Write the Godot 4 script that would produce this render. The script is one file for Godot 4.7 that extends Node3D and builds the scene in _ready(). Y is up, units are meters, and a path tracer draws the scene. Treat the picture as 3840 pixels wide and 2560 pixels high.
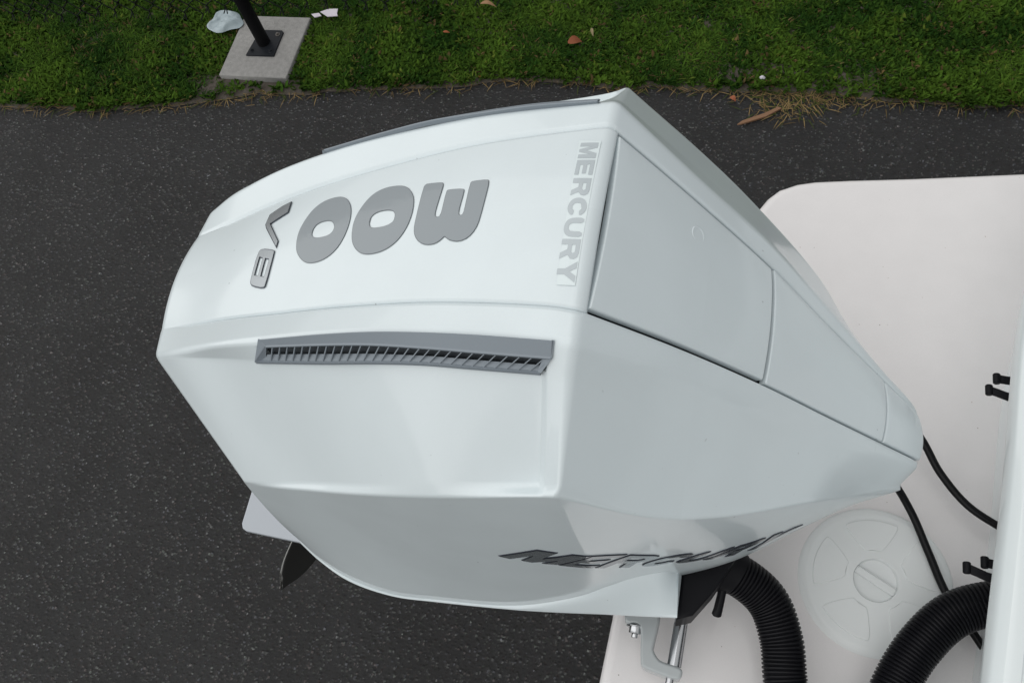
extends Node3D
# A white outboard motor on a boat's stern platform, seen from above and from starboard.
# x runs forward along the boat, y is up, z runs to starboard; the motor stands on z = 0.

# longitudinal lines of the starboard half of the cowl, nose to stern: 0-4 front slope, 5 ridge, 6-12 aft
var NET := {
	"j1": [[0.327,1.604,0.036], [0.260,1.690,0.048], [0.165,1.808,0.064], [0.078,1.920,0.080], [-0.020,2.030,0.096], [-0.121,2.134,0.114], [-0.150,2.131,0.111], [-0.281,2.099,0.104], [-0.410,2.048,0.098], [-0.510,2.001,0.094], [-0.600,1.954,0.088], [-0.690,1.901,0.082], [-0.755,1.864,0.078]],
	"j2": [[0.325,1.602,0.046], [0.256,1.692,0.064], [0.160,1.810,0.093], [0.074,1.919,0.114], [-0.021,2.026,0.128], [-0.120,2.132,0.150], [-0.150,2.127,0.149], [-0.281,2.102,0.143], [-0.410,2.059,0.140], [-0.510,2.016,0.138], [-0.600,1.970,0.135], [-0.690,1.912,0.129], [-0.745,1.869,0.121]],
	"j3": [[0.320,1.598,0.053], [0.249,1.682,0.079], [0.158,1.796,0.114], [0.065,1.901,0.146], [-0.024,1.996,0.163], [-0.123,2.104,0.177], [-0.153,2.100,0.173], [-0.281,2.077,0.167], [-0.400,2.032,0.162], [-0.500,1.991,0.157], [-0.600,1.943,0.143], [-0.682,1.908,0.136], [-0.739,1.866,0.128]],
	"j4": [[0.307,1.589,0.070], [0.232,1.659,0.114], [0.154,1.762,0.163], [0.045,1.859,0.220], [-0.030,1.925,0.247], [-0.126,2.023,0.266], [-0.151,2.000,0.264], [-0.269,1.974,0.273], [-0.377,1.912,0.272], [-0.460,1.857,0.266], [-0.520,1.826,0.264], [-0.570,1.800,0.262], [-0.598,1.785,0.260]],
	"j5": [[0.306,1.588,0.072], [0.230,1.657,0.118], [0.154,1.759,0.168], [0.043,1.855,0.228], [-0.030,1.917,0.256], [-0.129,2.014,0.274], [-0.154,2.003,0.274], [-0.273,1.956,0.280], [-0.386,1.896,0.277], [-0.470,1.844,0.270], [-0.530,1.815,0.267], [-0.575,1.792,0.263], [-0.600,1.779,0.260]],
	"j6": [[0.309,1.575,0.075], [0.241,1.609,0.114], [0.164,1.665,0.164], [0.063,1.718,0.226], [-0.013,1.743,0.256], [-0.110,1.800,0.285], [-0.155,1.760,0.293], [-0.277,1.690,0.304], [-0.385,1.650,0.305], [-0.460,1.640,0.300], [-0.530,1.635,0.292], [-0.580,1.637,0.283], [-0.605,1.640,0.277]],
	"j7": [[0.312,1.559,0.066], [0.254,1.550,0.096], [0.177,1.550,0.147], [0.087,1.550,0.209], [0.007,1.530,0.242], [-0.084,1.600,0.283], [-0.135,1.555,0.301], [-0.242,1.490,0.323], [-0.376,1.462,0.332], [-0.453,1.455,0.335], [-0.535,1.455,0.322], [-0.589,1.467,0.301], [-0.622,1.490,0.280]],
}
# outlines of the rear deck lettering, as x and z on the top panel
var DEC := {
	"zero_left": [[-0.4627,-0.0614], [-0.4467,-0.0532], [-0.4343,-0.0366], [-0.4289,-0.0165], [-0.4295,0.0046], [-0.4359,0.0223], [-0.4499,0.0337], [-0.4688,0.0364], [-0.4848,0.0325], [-0.5009,0.0186], [-0.5088,0.0041], [-0.5128,-0.0173], [-0.5088,-0.0360], [-0.5004,-0.0526], [-0.4849,-0.0611]],
	"zero_left_hole": [[-0.4630,-0.0245], [-0.4529,-0.0166], [-0.4503,-0.0069], [-0.4558,0.0003], [-0.4718,0.0012], [-0.4841,-0.0020], [-0.4879,-0.0087], [-0.4880,-0.0172], [-0.4815,-0.0245]],
	"zero_mid": [[-0.3712,-0.0564], [-0.3566,-0.0507], [-0.3447,-0.0371], [-0.3398,-0.0246], [-0.3374,-0.0067], [-0.3401,0.0114], [-0.3482,0.0266], [-0.3627,0.0363], [-0.3826,0.0385], [-0.3982,0.0345], [-0.4118,0.0221], [-0.4188,0.0067], [-0.4223,-0.0151], [-0.4180,-0.0327], [-0.4085,-0.0498], [-0.3928,-0.0574]],
	"zero_mid_hole": [[-0.3746,-0.0211], [-0.3648,-0.0177], [-0.3606,-0.0106], [-0.3607,-0.0011], [-0.3703,0.0036], [-0.3881,0.0032], [-0.3946,0.0006], [-0.3983,-0.0088], [-0.3967,-0.0167], [-0.3891,-0.0212]],
	"three": [[-0.3306,-0.0490], [-0.3283,-0.0494], [-0.3086,-0.0476], [-0.3063,-0.0448], [-0.3058,-0.0403], [-0.3065,-0.0036], [-0.3051,0.0006], [-0.3015,0.0028], [-0.2981,0.0010], [-0.2974,-0.0053], [-0.2986,-0.0337], [-0.2966,-0.0350], [-0.2779,-0.0333], [-0.2758,-0.0306], [-0.2763,-0.0006], [-0.2744,0.0027], [-0.2713,0.0037], [-0.2692,0.0015], [-0.2688,-0.0040], [-0.2703,-0.0411], [-0.2686,-0.0430], [-0.2504,-0.0430], [-0.2482,-0.0407], [-0.2472,-0.0289], [-0.2477,0.0106], [-0.2500,0.0225], [-0.2563,0.0325], [-0.2667,0.0366], [-0.2773,0.0343], [-0.2824,0.0310], [-0.2862,0.0275], [-0.2896,0.0322], [-0.2962,0.0365], [-0.3068,0.0368], [-0.3172,0.0320], [-0.3250,0.0233], [-0.3287,0.0135], [-0.3298,0.0022], [-0.3320,-0.0457]],
	"v": [[-0.5522,-0.0781], [-0.5483,-0.0572], [-0.5757,-0.0451], [-0.5449,-0.0096], [-0.5445,0.0011], [-0.5813,-0.0389], [-0.5868,-0.0471], [-0.5871,-0.0649], [-0.5678,-0.0745]],
	"eight": [[-0.5729,-0.0044], [-0.5477,0.0033], [-0.5443,0.0066], [-0.5421,0.0552], [-0.5470,0.0585], [-0.5694,0.0514], [-0.5744,0.0466], [-0.5759,0.0399], [-0.5784,0.0002]],
	"slot1": [[-0.5712,0.0094], [-0.5649,0.0124], [-0.5632,0.0377], [-0.5701,0.0357]],
	"slot2": [[-0.5585,0.0142], [-0.5513,0.0167], [-0.5508,0.0414], [-0.5573,0.0394]],
}
var LETTERS := {
	"M": [[0,0],[0,1],[.32,1],[.5,.42],[.68,1],[1,1],[1,0],[.76,0],[.76,.66],[.58,0],[.42,0],[.24,.66],[.24,0]],
	"E": [[0,0],[0,1],[1,1],[1,.77],[.28,.77],[.28,.62],[.92,.62],[.92,.4],[.28,.4],[.28,.23],[1,.23],[1,0]],
	"R": [[0,0],[0,1],[.72,1],[.9,.94],[1,.78],[.98,.58],[.8,.42],[1,0],[.7,0],[.52,.36],[.28,.36],[.28,0]],
	"C": [[1,.68],[.73,.64],[.66,.74],[.5,.79],[.35,.72],[.28,.5],[.35,.28],[.5,.21],[.66,.26],[.73,.37],[1,.31],[.88,.1],[.68,0],[.5,-.02],[.25,.05],[.07,.22],[0,.5],[.07,.78],[.25,.95],[.5,1.02],[.7,1],[.9,.88]],
	"U": [[0,1],[.28,1],[.28,.4],[.35,.26],[.5,.21],[.65,.26],[.72,.4],[.72,1],[1,1],[1,.38],[.9,.12],[.7,0],[.5,-.02],[.3,0],[.1,.12],[0,.38]],
	"Y": [[0,1],[.32,1],[.5,.66],[.68,1],[1,1],[.64,.4],[.64,0],[.36,0],[.36,.4]],
}
const R_HOLE := [[.28,.78],[.64,.78],[.71,.69],[.64,.58],[.28,.58]]

var rng := RandomNumberGenerator.new()
var rows_u := []        # sampled stations of the cowl: each {"p": seven points, "front": bool}
var M := {}

class Mb:
	var v := PackedVector3Array()
	var n := PackedVector3Array()
	var c := PackedColorArray()
	var uv := PackedVector2Array()
	var ix := PackedInt32Array()

	func grid(rows: Array, inside: Vector3, centers := [], col := Color.WHITE) -> void:
		var nr := rows.size()
		var nc: int = rows[0].size()
		var acc := PackedVector3Array()
		acc.resize(nr * nc)
		var tot := 0.0
		for i in nr - 1:
			var k: Vector3 = centers[i] if centers else inside
			for j in nc - 1:
				var a: Vector3 = rows[i][j]
				var b: Vector3 = rows[i + 1][j]
				var d: Vector3 = rows[i + 1][j + 1]
				var e: Vector3 = rows[i][j + 1]
				var fn := (d - a).cross(e - b)
				tot += fn.dot((a + d) * 0.5 - k)
				acc[i * nc + j] += fn
				acc[i * nc + nc + j] += fn
				acc[i * nc + nc + j + 1] += fn
				acc[i * nc + j + 1] += fn
		var s := 1.0 if tot > 0.0 else -1.0
		for i in nr:
			if (rows[i][0] as Vector3).distance_to(rows[i][nc - 1]) < 1e-6:
				var sum := acc[i * nc] + acc[i * nc + nc - 1]
				acc[i * nc] = sum
				acc[i * nc + nc - 1] = sum
		var o := v.size()
		for i in nr:
			for j in nc:
				v.append(rows[i][j])
				var q := acc[i * nc + j] * s
				n.append(q.normalized() if q.length() > 1e-14 else Vector3.UP)
				c.append(col)
				uv.append(Vector2(float(j) / nc, float(i) / nr))
		for i in nr - 1:
			for j in nc - 1:
				var a := o + i * nc + j
				var b := a + nc
				var quad := [a, a + 1, b + 1, a, b + 1, b] if s > 0.0 else [a, b, b + 1, a, b + 1, a + 1]
				ix.append_array(PackedInt32Array(quad))

	func tri(a: Vector3, b: Vector3, d: Vector3, normals := [], col := Color.WHITE) -> void:
		# clockwise seen from the front
		var f := (d - a).cross(b - a).normalized()
		var o := v.size()
		for k in 3:
			v.append([a, b, d][k])
			n.append(normals[k] if normals else f)
			c.append(col)
			uv.append(Vector2.ZERO)
		ix.append_array(PackedInt32Array([o, o + 1, o + 2]))

	func poly(pts: Array, inside: Vector3, col := Color.WHITE) -> void:
		for k in range(1, pts.size() - 1):
			var f: Vector3 = (pts[k + 1] - pts[0]).cross(pts[k] - pts[0])
			if f.dot(pts[0] - inside) > 0.0:
				tri(pts[0], pts[k], pts[k + 1], [], col)
			else:
				tri(pts[0], pts[k + 1], pts[k], [], col)

	func box(t: Transform3D, size: Vector3, b := 0.002, col := Color.WHITE) -> void:
		var h := size * 0.5
		b = minf(b, minf(h.x, minf(h.y, h.z)) * 0.9)
		var P := func(q: Vector3) -> Vector3: return t * q
		var k: Vector3 = t.origin
		for ax in 3:
			var u := (ax + 1) % 3
			var w := (ax + 2) % 3
			for s in [-1.0, 1.0]:
				var f := []
				for q in [[-1, -1], [1, -1], [1, 1], [-1, 1]]:
					var p := Vector3()
					p[ax] = s * h[ax]
					p[u] = q[0] * (h[u] - b)
					p[w] = q[1] * (h[w] - b)
					f.append(P.call(p))
				poly(f, k, col)
				for s2 in [-1.0, 1.0]:
					var e := []
					for q in [[-1, 0], [1, 0], [1, 1], [-1, 1]]:
						var p := Vector3()
						p[w] = q[0] * (h[w] - b)
						p[ax] = s * (h[ax] if q[1] == 0 else h[ax] - b)
						p[u] = s2 * (h[u] - b if q[1] == 0 else h[u])
						e.append(P.call(p))
					poly(e, k, col)
		for sx in [-1.0, 1.0]:
			for sy in [-1.0, 1.0]:
				for sz in [-1.0, 1.0]:
					var s := Vector3(sx, sy, sz)
					var i := h - Vector3.ONE * b
					poly([P.call(s * Vector3(h.x, i.y, i.z)), P.call(s * Vector3(i.x, h.y, i.z)), P.call(s * Vector3(i.x, i.y, h.z))], k, col)

	func tube(path: Array, radii: Array, seg := 12, caps := true, col := Color.WHITE) -> void:
		var rows := []
		var t0: Vector3 = (path[1] - path[0]).normalized()
		var u := t0.cross(Vector3.UP if absf(t0.y) < 0.9 else Vector3.RIGHT).normalized()
		for i in path.size():
			var t: Vector3 = (path[mini(i + 1, path.size() - 1)] - path[maxi(i - 1, 0)]).normalized()
			u = (u - t * u.dot(t)).normalized()
			var w := t.cross(u)
			var r := []
			for k in seg + 1:
				var a := TAU * (k % seg) / seg
				r.append(path[i] + (u * cos(a) + w * sin(a)) * radii[i])
			rows.append(r)
		grid(rows, Vector3.ZERO, path, col)
		if caps:
			var e: Vector3 = path[1] - path[0]
			poly(rows[0].slice(0, seg), path[0] + e, col)
			e = path[-1] - path[-2]
			poly(rows[-1].slice(0, seg), path[-1] - e, col)

	func lathe(profile: Array, seg: int, t: Transform3D, inside := Vector3(0, -1, 0), col := Color.WHITE) -> void:
		var rows := []
		for p in profile:
			var r := []
			for k in seg + 1:
				var a := TAU * (k % seg) / seg
				r.append(t * Vector3(cos(a) * p[0], p[1], sin(a) * p[0]))
			rows.append(r)
		grid(rows, t * inside, [], col)

	# an outline in the x-z plane pulled up from y0 to y1 with a bevelled upper edge
	func slab(outline: PackedVector2Array, y0: float, y1: float, b := 0.003, steps := 3, col := Color.WHITE) -> void:
		if Geometry2D.is_polygon_clockwise(outline):
			outline.reverse()
		var nn := outline.size()
		var out := PackedVector2Array()
		for i in nn:
			var d1 := (outline[i] - outline[(i + nn - 1) % nn]).normalized()
			var d2 := (outline[(i + 1) % nn] - outline[i]).normalized()
			var m := (Vector2(d1.y, -d1.x) + Vector2(d2.y, -d2.x)).normalized()
			out.append(m / maxf(0.4, m.dot(Vector2(d1.y, -d1.x))))
		if not Geometry2D.is_point_in_polygon(outline[0] - out[0] * 0.0005, outline):
			for i in nn:
				out[i] = -out[i]
		var rows := []
		for k in steps + 2:
			var a := PI / 2 * (k - 1) / steps
			var inset := b * (1.0 - cos(a)) if k > 0 else 0.0
			var y := y1 - b + b * sin(a) if k > 0 else y0
			var r := []
			for i in nn + 1:
				var q := outline[i % nn] - out[i % nn] * inset
				r.append(Vector3(q.x, y, q.y))
			rows.append(r)
		var mid := Vector3.ZERO
		for q in outline:
			mid += Vector3(q.x, 0, q.y) / nn
		grid(rows, mid + Vector3(0, y0 - 0.05, 0), [], col)
		var top := PackedVector2Array()
		for q in rows[-1].slice(0, nn):
			top.append(Vector2(q.x, q.z))
		var t := Geometry2D.triangulate_polygon(top)
		for k in range(0, t.size(), 3):
			poly([Vector3(top[t[k]].x, y1, top[t[k]].y), Vector3(top[t[k + 1]].x, y1, top[t[k + 1]].y), Vector3(top[t[k + 2]].x, y1, top[t[k + 2]].y)], mid + Vector3(0, y0 - 1.0, 0), col)

	func mesh() -> ArrayMesh:
		var a := []
		a.resize(Mesh.ARRAY_MAX)
		a[Mesh.ARRAY_VERTEX] = v
		a[Mesh.ARRAY_NORMAL] = n
		a[Mesh.ARRAY_COLOR] = c
		a[Mesh.ARRAY_TEX_UV] = uv
		a[Mesh.ARRAY_INDEX] = ix
		var m := ArrayMesh.new()
		m.add_surface_from_arrays(Mesh.PRIMITIVE_TRIANGLES, a)
		return m


func part(called: String, mb: Mb, material: Material, parent: Node = self) -> MeshInstance3D:
	var o := MeshInstance3D.new()
	o.name = called
	o.mesh = mb.mesh()
	o.material_override = material
	parent.add_child(o, true)
	return o


func thing(called: String, label: String, category: String, at := Vector3.ZERO, group := "") -> Node3D:
	var o := Node3D.new()
	o.name = called
	o.position = at
	add_child(o, true)
	tag(o, label, category, group)
	return o


func tag(o: Node, label: String, category := "", group := "", kind := "") -> void:
	o.set_meta("label", label)
	if category: o.set_meta("category", category)
	if group: o.set_meta("group", group)
	if kind: o.set_meta("kind", kind)


func mat(c: Color, rough: float, metal := 0.0, coat := 0.0) -> StandardMaterial3D:
	var m := StandardMaterial3D.new()
	m.albedo_color = c.linear_to_srgb()
	m.roughness = rough
	m.metallic = metal
	if coat > 0.0:
		m.clearcoat_enabled = true
		m.clearcoat = coat
		m.clearcoat_roughness = 0.09
	return m


func v3(a: Array) -> Vector3: return Vector3(a[0], a[1], a[2])


func spline(pts: Array, t: float) -> Vector3:
	var i := clampi(int(t), 0, pts.size() - 2)
	var f := t - i
	var p1: Vector3 = pts[i]
	var p2: Vector3 = pts[i + 1]
	var p0: Vector3 = pts[i - 1] if i > 0 else p1 * 2.0 - p2
	var p3: Vector3 = pts[i + 2] if i + 2 < pts.size() else p2 * 2.0 - p1
	# centripetal form keeps uneven stations from overshooting
	var d1 := maxf(1e-4, sqrt(p0.distance_to(p1)))
	var d2 := maxf(1e-4, sqrt(p1.distance_to(p2)))
	var d3 := maxf(1e-4, sqrt(p2.distance_to(p3)))
	var m1 := ((p1 - p0) / d1 - (p2 - p0) / (d1 + d2) + (p2 - p1) / d2) * d2
	var m2 := ((p2 - p1) / d2 - (p3 - p1) / (d2 + d3) + (p3 - p2) / d3) * d2
	var f2 := f * f
	var f3 := f2 * f
	return p1 * (2 * f3 - 3 * f2 + 1) + m1 * (f3 - 2 * f2 + f) + p2 * (3 * f2 - 2 * f3) + m2 * (f3 - f2)


var front_lines := []   # per line: nose .. ridge
var aft_lines := []     # per line: ridge .. stern

func front_at(j: int, t: float) -> Vector3: return spline(front_lines[j], t)
func aft_at(j: int, t: float) -> Vector3: return spline(aft_lines[j], t)


func sample_cowl() -> void:
	for k in ["j1", "j2", "j3", "j4", "j5", "j6", "j7"]:
		var pts := []
		for a in NET[k]:
			pts.append(v3(a))
		var nose: Vector3 = pts[0] + Vector3(0.006, -0.022, 0)
		nose.z *= 0.86
		nose.y = maxf(nose.y, 1.548)
		front_lines.append([nose] + pts.slice(0, 6))
		aft_lines.append(pts.slice(5))
	var r := 0.009
	for i in range(0, 60):
		var t := 6.0 * i / 60.0
		if t > 6.0 - r / 0.14 - 0.02:
			break
		rows_u.append({"p": range(7).map(func(j): return front_at(j, t)), "front": true, "t": t})
	for q in 7:
		var f := q / 6.0
		var row := []
		for j in 7:
			var c: Vector3 = front_lines[j][6]
			var lf: float = c.distance_to(front_lines[j][5])
			var la: float = c.distance_to(aft_lines[j][1])
			var rr := r if j < 3 else r * 0.5
			var a := front_at(j, 6.0 - minf(rr / lf, 0.5))
			var b := aft_at(j, minf(rr / la, 0.42))
			row.append(a.lerp(c, f).lerp(c.lerp(b, f), f))
		rows_u.append({"p": row, "front": q < 1, "t": 6.0, "ridge": true})
	var steps := [0.6, 0.7, 0.76, 0.80, 0.84, 0.88, 0.92, 0.96, 1.0, 1.05]
	for i in range(11, 71):
		steps.append(7.0 * i / 70.0)
	for t in steps:
		rows_u.append({"p": range(7).map(func(j): return aft_at(j, t)), "front": false, "t": 6.0 + t})


# y of the raised top panel over x, z
func panel_y(x: float, z: float) -> float:
	for i in range(rows_u.size() - 1, 0, -1):
		if rows_u[i].front:
			break
		var a: Vector3 = rows_u[i].p[0]
		var b: Vector3 = rows_u[i - 1].p[0]
		if x <= b.x:
			var f := clampf((x - a.x) / (b.x - a.x), -0.2, 1.0)
			var e := a.lerp(b, f)
			return e.y + 0.010 * (1.0 - pow(clampf(z / e.z, -1, 1), 2))
	return rows_u[rows_u.size() - 40].p[0].y


func arc(p: Vector3, a: Vector3, b: Vector3, r: float, seg: int) -> Array:
	var ra := minf(r, p.distance_to(a) * 0.45)
	var rb := minf(r, p.distance_to(b) * 0.45)
	var s := p + (a - p).normalized() * ra
	var e := p + (b - p).normalized() * rb
	var o := []
	for k in seg + 1:
		var f := float(k) / seg
		o.append(s.lerp(p, f).lerp(p.lerp(e, f), f))
	return o


func wall_point(p: Array, f: float) -> Vector3:
	var ctrl: Vector3 = p[5] * 2.0 - (p[4] + p[6]) * 0.5
	return (p[4] as Vector3).lerp(ctrl, f).lerp(ctrl.lerp(p[6], f), f)


func groove(t: float) -> float: return 1.0 - 0.75 * smoothstep(10.8, 13.0, t)


func section(row: Dictionary) -> Array:
	var p: Array = row.p
	var o := []
	var e: Vector3 = (p[1] - p[0]).normalized()
	if row.front:
		var nrm := Vector3(0.74, 0.67, 0)
		o.append(p[0] - nrm * 0.016)
		o.append(p[0] - nrm * 0.003)
		o.append(p[0] + e * 0.0012 - nrm * 0.0006)
	else:
		var g := groove(row.t)
		o.append(p[0] + Vector3(0, -0.004 * g, 0))
		o.append(p[0] + Vector3(0, -0.0032 * g, 0) + e * 0.0012)
		o.append(p[0] + e * 0.004 + Vector3(0, -0.0006, 0))
	o.append(p[0] + e * 0.0065)
	o.append_array(arc(p[1], p[0] + e * 0.0065, p[2], 0.007, 4))
	var inset := Vector3.ZERO
	if not row.front and row.t > 6.0:
		inset = Vector3(0, -0.0042, -0.0042) * smoothstep(6.78, 7.02, row.t) * (1.0 - smoothstep(9.6, 12.6, row.t))
	var d0: Vector3 = p[2] + inset * 0.6
	var d1: Vector3 = p[3] + inset
	var cut := 0.0
	if row.t > 6.90 and row.t < 10.1:
		cut = 0.017
	var from: Vector3 = o[-1]
	var to := from.lerp(d0, 0.80)
	for k in [0.10, 0.22, 0.96]:
		o.append(from.lerp(to, k) + Vector3(0, -0.74, -0.67) * (cut if k > 0.12 else 0.0))
	o.append_array(arc(d0, to, d1, 0.008, 4))
	for k in [0.25, 0.5, 0.75]:
		o.append(d0.lerp(d1, k))
	var w1 := wall_point(p, 0.06)
	o.append_array(arc(d1, d0, p[4], 0.005, 4))
	o.append_array(arc(p[4], d1, w1, 0.005, 4))
	for k in range(1, 13):
		o.append(wall_point(p, 0.05 + 0.95 * k / 12.0))
	var last: Vector3 = p[6]
	o.append(last + Vector3(0, -0.006, -0.006))
	o.append(Vector3(last.x, last.y - 0.006, last.z * 0.5))
	o.append(Vector3(last.x, last.y - 0.006, 0))
	return o


func close_stern(rows: Array) -> void:
	var t: Array = rows[-1]
	var k := Vector3(-0.55, 1.63, 0)
	for s in [[0.010, 0.0022, 0.003], [0.03, 0.0035, 0.008], [0.10, 0.001, 0.014], [0.5, 0, 0.01], [1.0, 0, 0]]:
		var r := []
		for p in t:
			r.append((p as Vector3).lerp(k, s[0]) + Vector3(-s[1], -s[2] * 0.6, 0))
		rows.append(r)


func mirrored(rows: Array, s: float) -> Array:
	var o := []
	for r in rows:
		o.append(r.map(func(p): return Vector3(p.x, p.y, p.z * s)))
	return o


func chaikin(pts: Array, times: int) -> PackedVector2Array:
	var a := PackedVector2Array()
	for p in pts:
		a.append(Vector2(p[0], p[1]))
	for k in times:
		var b := PackedVector2Array()
		for i in a.size():
			var p := a[i]
			var q := a[(i + 1) % a.size()]
			b.append(p.lerp(q, 0.25))
			b.append(p.lerp(q, 0.75))
		a = b
	return a


# flat lettering laid on a curved surface: cut into strips so that it bends with it
func lettering(mb: Mb, outline: PackedVector2Array, holes: Array, place: Callable, h: float, step: float, inside: Vector3, walls := true) -> void:
	var lo := INF
	var hi := -INF
	for p in outline:
		lo = minf(lo, p.x)
		hi = maxf(hi, p.x)
	var k := lo
	while k < hi:
		var strip := PackedVector2Array([Vector2(k, -9), Vector2(k + step, -9), Vector2(k + step, 9), Vector2(k, 9)])
		var cells := []
		for band in Geometry2D.intersect_polygons(outline, strip):
			var y0 := INF
			var y1 := -INF
			for p in band:
				y0 = minf(y0, p.y)
				y1 = maxf(y1, p.y)
			var count := maxi(1, int((y1 - y0) / (step * 1.6)))
			for i in count:
				var a := lerpf(y0 - 1e-5, y1 + 1e-5, float(i) / count)
				var b := lerpf(y0 - 1e-5, y1 + 1e-5, float(i + 1) / count)
				cells.append_array(Geometry2D.intersect_polygons(band, PackedVector2Array([Vector2(k, a), Vector2(k + step, a), Vector2(k + step, b), Vector2(k, b)])))
		for piece in cells:
			var pieces := [piece]
			for hole in holes:
				var next := []
				for q in pieces:
					next.append_array(Geometry2D.clip_polygons(q, hole))
				pieces = next
			for q in pieces:
				var t := Geometry2D.triangulate_polygon(q)
				for i in range(0, t.size(), 3):
					mb.poly([place.call(q[t[i]], h), place.call(q[t[i + 1]], h), place.call(q[t[i + 2]], h)], inside)
		k += step
	if walls:
		for loop in [outline] + holes:
			var a := PackedVector2Array(loop)
			for i in a.size():
				var p := a[i]
				var q := a[(i + 1) % a.size()]
				var parts := maxi(1, int(p.distance_to(q) / step))
				for m in parts:
					var s := p.lerp(q, float(m) / parts)
					var e := p.lerp(q, float(m + 1) / parts)
					var c: Vector3 = place.call(s, 0.0)
					mb.poly([place.call(s, -0.0005), place.call(e, -0.0005), place.call(e, h), place.call(s, h)], inside if loop == outline else c + Vector3(0, 0.01, 0))


var wall_rows := []

func wall_place(x: float, y: float, h: float, side: float) -> Vector3:
	var best := Vector2i()
	var bd := INF
	for i in range(1, wall_rows.size() - 1):
		if absf(wall_rows[i][6].x - x) > 0.03:
			continue
		for j in range(1, wall_rows[i].size() - 1):
			var q: Vector3 = wall_rows[i][j]
			var d := Vector2(q.x - x, q.y - y).length_squared()
			if d < bd:
				bd = d
				best = Vector2i(i, j)
	var i := best.x
	var j := best.y
	var p: Vector3 = wall_rows[i][j]
	var du: Vector3 = (wall_rows[i + 1][j] - wall_rows[i - 1][j]) * 0.5
	var dv: Vector3 = (wall_rows[i][j + 1] - wall_rows[i][j - 1]) * 0.5
	var det := du.x * dv.y - dv.x * du.y
	var a := ((x - p.x) * dv.y - dv.x * (y - p.y)) / det
	var b := (du.x * (y - p.y) - (x - p.x) * du.y) / det
	var nrm := du.cross(dv).normalized()
	if nrm.z < 0:
		nrm = -nrm
	var q := p + du * a + dv * b + nrm * h
	return Vector3(q.x, q.y, q.z * side)


func plate(t0: float, t1: float, gap_side: float, thick: float) -> Array:
	# a panel of the front slope between two stations, its edges rolled over
	var cols := [[-1.0, 0.0, thick], [-1.0, 0.0, 0.0022], [-1.0, 0.0007, 0.0008], [-1.0, 0.002, 0.0001]]
	for k in range(1, 20):
		cols.append([-1.0 + 0.1 * k, -1.0, 0.0])
	for k in 4:
		cols.append([1.0, cols[3 - k][1], cols[3 - k][2]])
	var length := front_at(0, t0).distance_to(front_at(0, t1))
	var ts := [[t0, thick], [t0, 0.0022], [t0 + 0.0007 / length * (t1 - t0), 0.0008], [t0 + 0.002 / length * (t1 - t0), 0.0001]]
	for k in range(1, 16):
		ts.append([lerpf(t0, t1, k / 16.0), 0.0])
	ts.append_array([[t1 - 0.002 / length * (t1 - t0), 0.0001], [t1 - 0.0007 / length * (t1 - t0), 0.0008], [t1, 0.0022], [t1, thick]])
	var rows := []
	for s in ts:
		var e := front_at(0, s[0])
		var along := (front_at(0, minf(s[0] + 0.05, 6.0)) - front_at(0, maxf(s[0] - 0.05, 0.0))).normalized()
		var nrm := Vector3(along.y, -along.x, 0)
		if nrm.y < 0:
			nrm = -nrm
		var w := e.z - gap_side
		var r := []
		for q in cols:
			var z: float = q[0] * w if q[1] < 0.0 else signf(q[0]) * (w - q[1])
			var b := z / e.z
			r.append(Vector3(e.x, e.y, z) + nrm * (0.006 * (1.0 - b * b) - maxf(s[1], q[2]) + 0.001))
		rows.append(r)
	return rows


func _ready() -> void:
	rng.seed = 7
	# camera
	var cam := Camera3D.new()
	cam.name = "camera"
	cam.fov = 42.77
	cam.near = 0.05
	cam.far = 800.0
	cam.transform = Transform3D(Basis(Vector3(0.97139, -0.14461, -0.18838), Vector3(-0.11003, 0.42894, -0.89661), Vector3(0.21046, 0.89168, 0.40076)).orthonormalized(), Vector3(0, 2.9, 0.5014))
	add_child(cam)
	cam.current = true
	# sky: an even bright overcast, brighter towards the stern where the sun stands behind the cloud
	var env := Environment.new()
	env.background_mode = Environment.BG_SKY
	var sm := ProceduralSkyMaterial.new()
	sm.sky_top_color = Color(0.405, 0.44, 0.47).linear_to_srgb()
	sm.sky_horizon_color = Color(0.39, 0.42, 0.445).linear_to_srgb()
	sm.sky_curve = 0.2
	sm.ground_bottom_color = Color(0.06, 0.06, 0.06).linear_to_srgb()
	sm.ground_horizon_color = Color(0.2, 0.2, 0.2).linear_to_srgb()
	var sky := Sky.new()
	sky.sky_material = sm
	env.sky = sky
	env.tonemap_mode = Environment.TONE_MAPPER_LINEAR
	env.tonemap_exposure = 1.16
	env.sdfgi_enabled = true
	env.ssao_enabled = true
	env.ssil_enabled = true
	var we := WorldEnvironment.new()
	we.name = "sky"
	we.environment = env
	add_child(we)
	var sun := DirectionalLight3D.new()
	sun.name = "sun"
	sun.light_energy = 0.5
	sun.light_color = Color(1.0, 1.0, 0.995)
	sun.light_angular_distance = 108.0
	sun.shadow_enabled = true
	sun.look_at_from_position(Vector3(-6.6, 6.8, 2.0), Vector3.ZERO)
	add_child(sun)

	materials()
	sample_cowl()
	ground()
	fence()
	boat()
	motor()
	rigging()
	litter()
	greenery()


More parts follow.
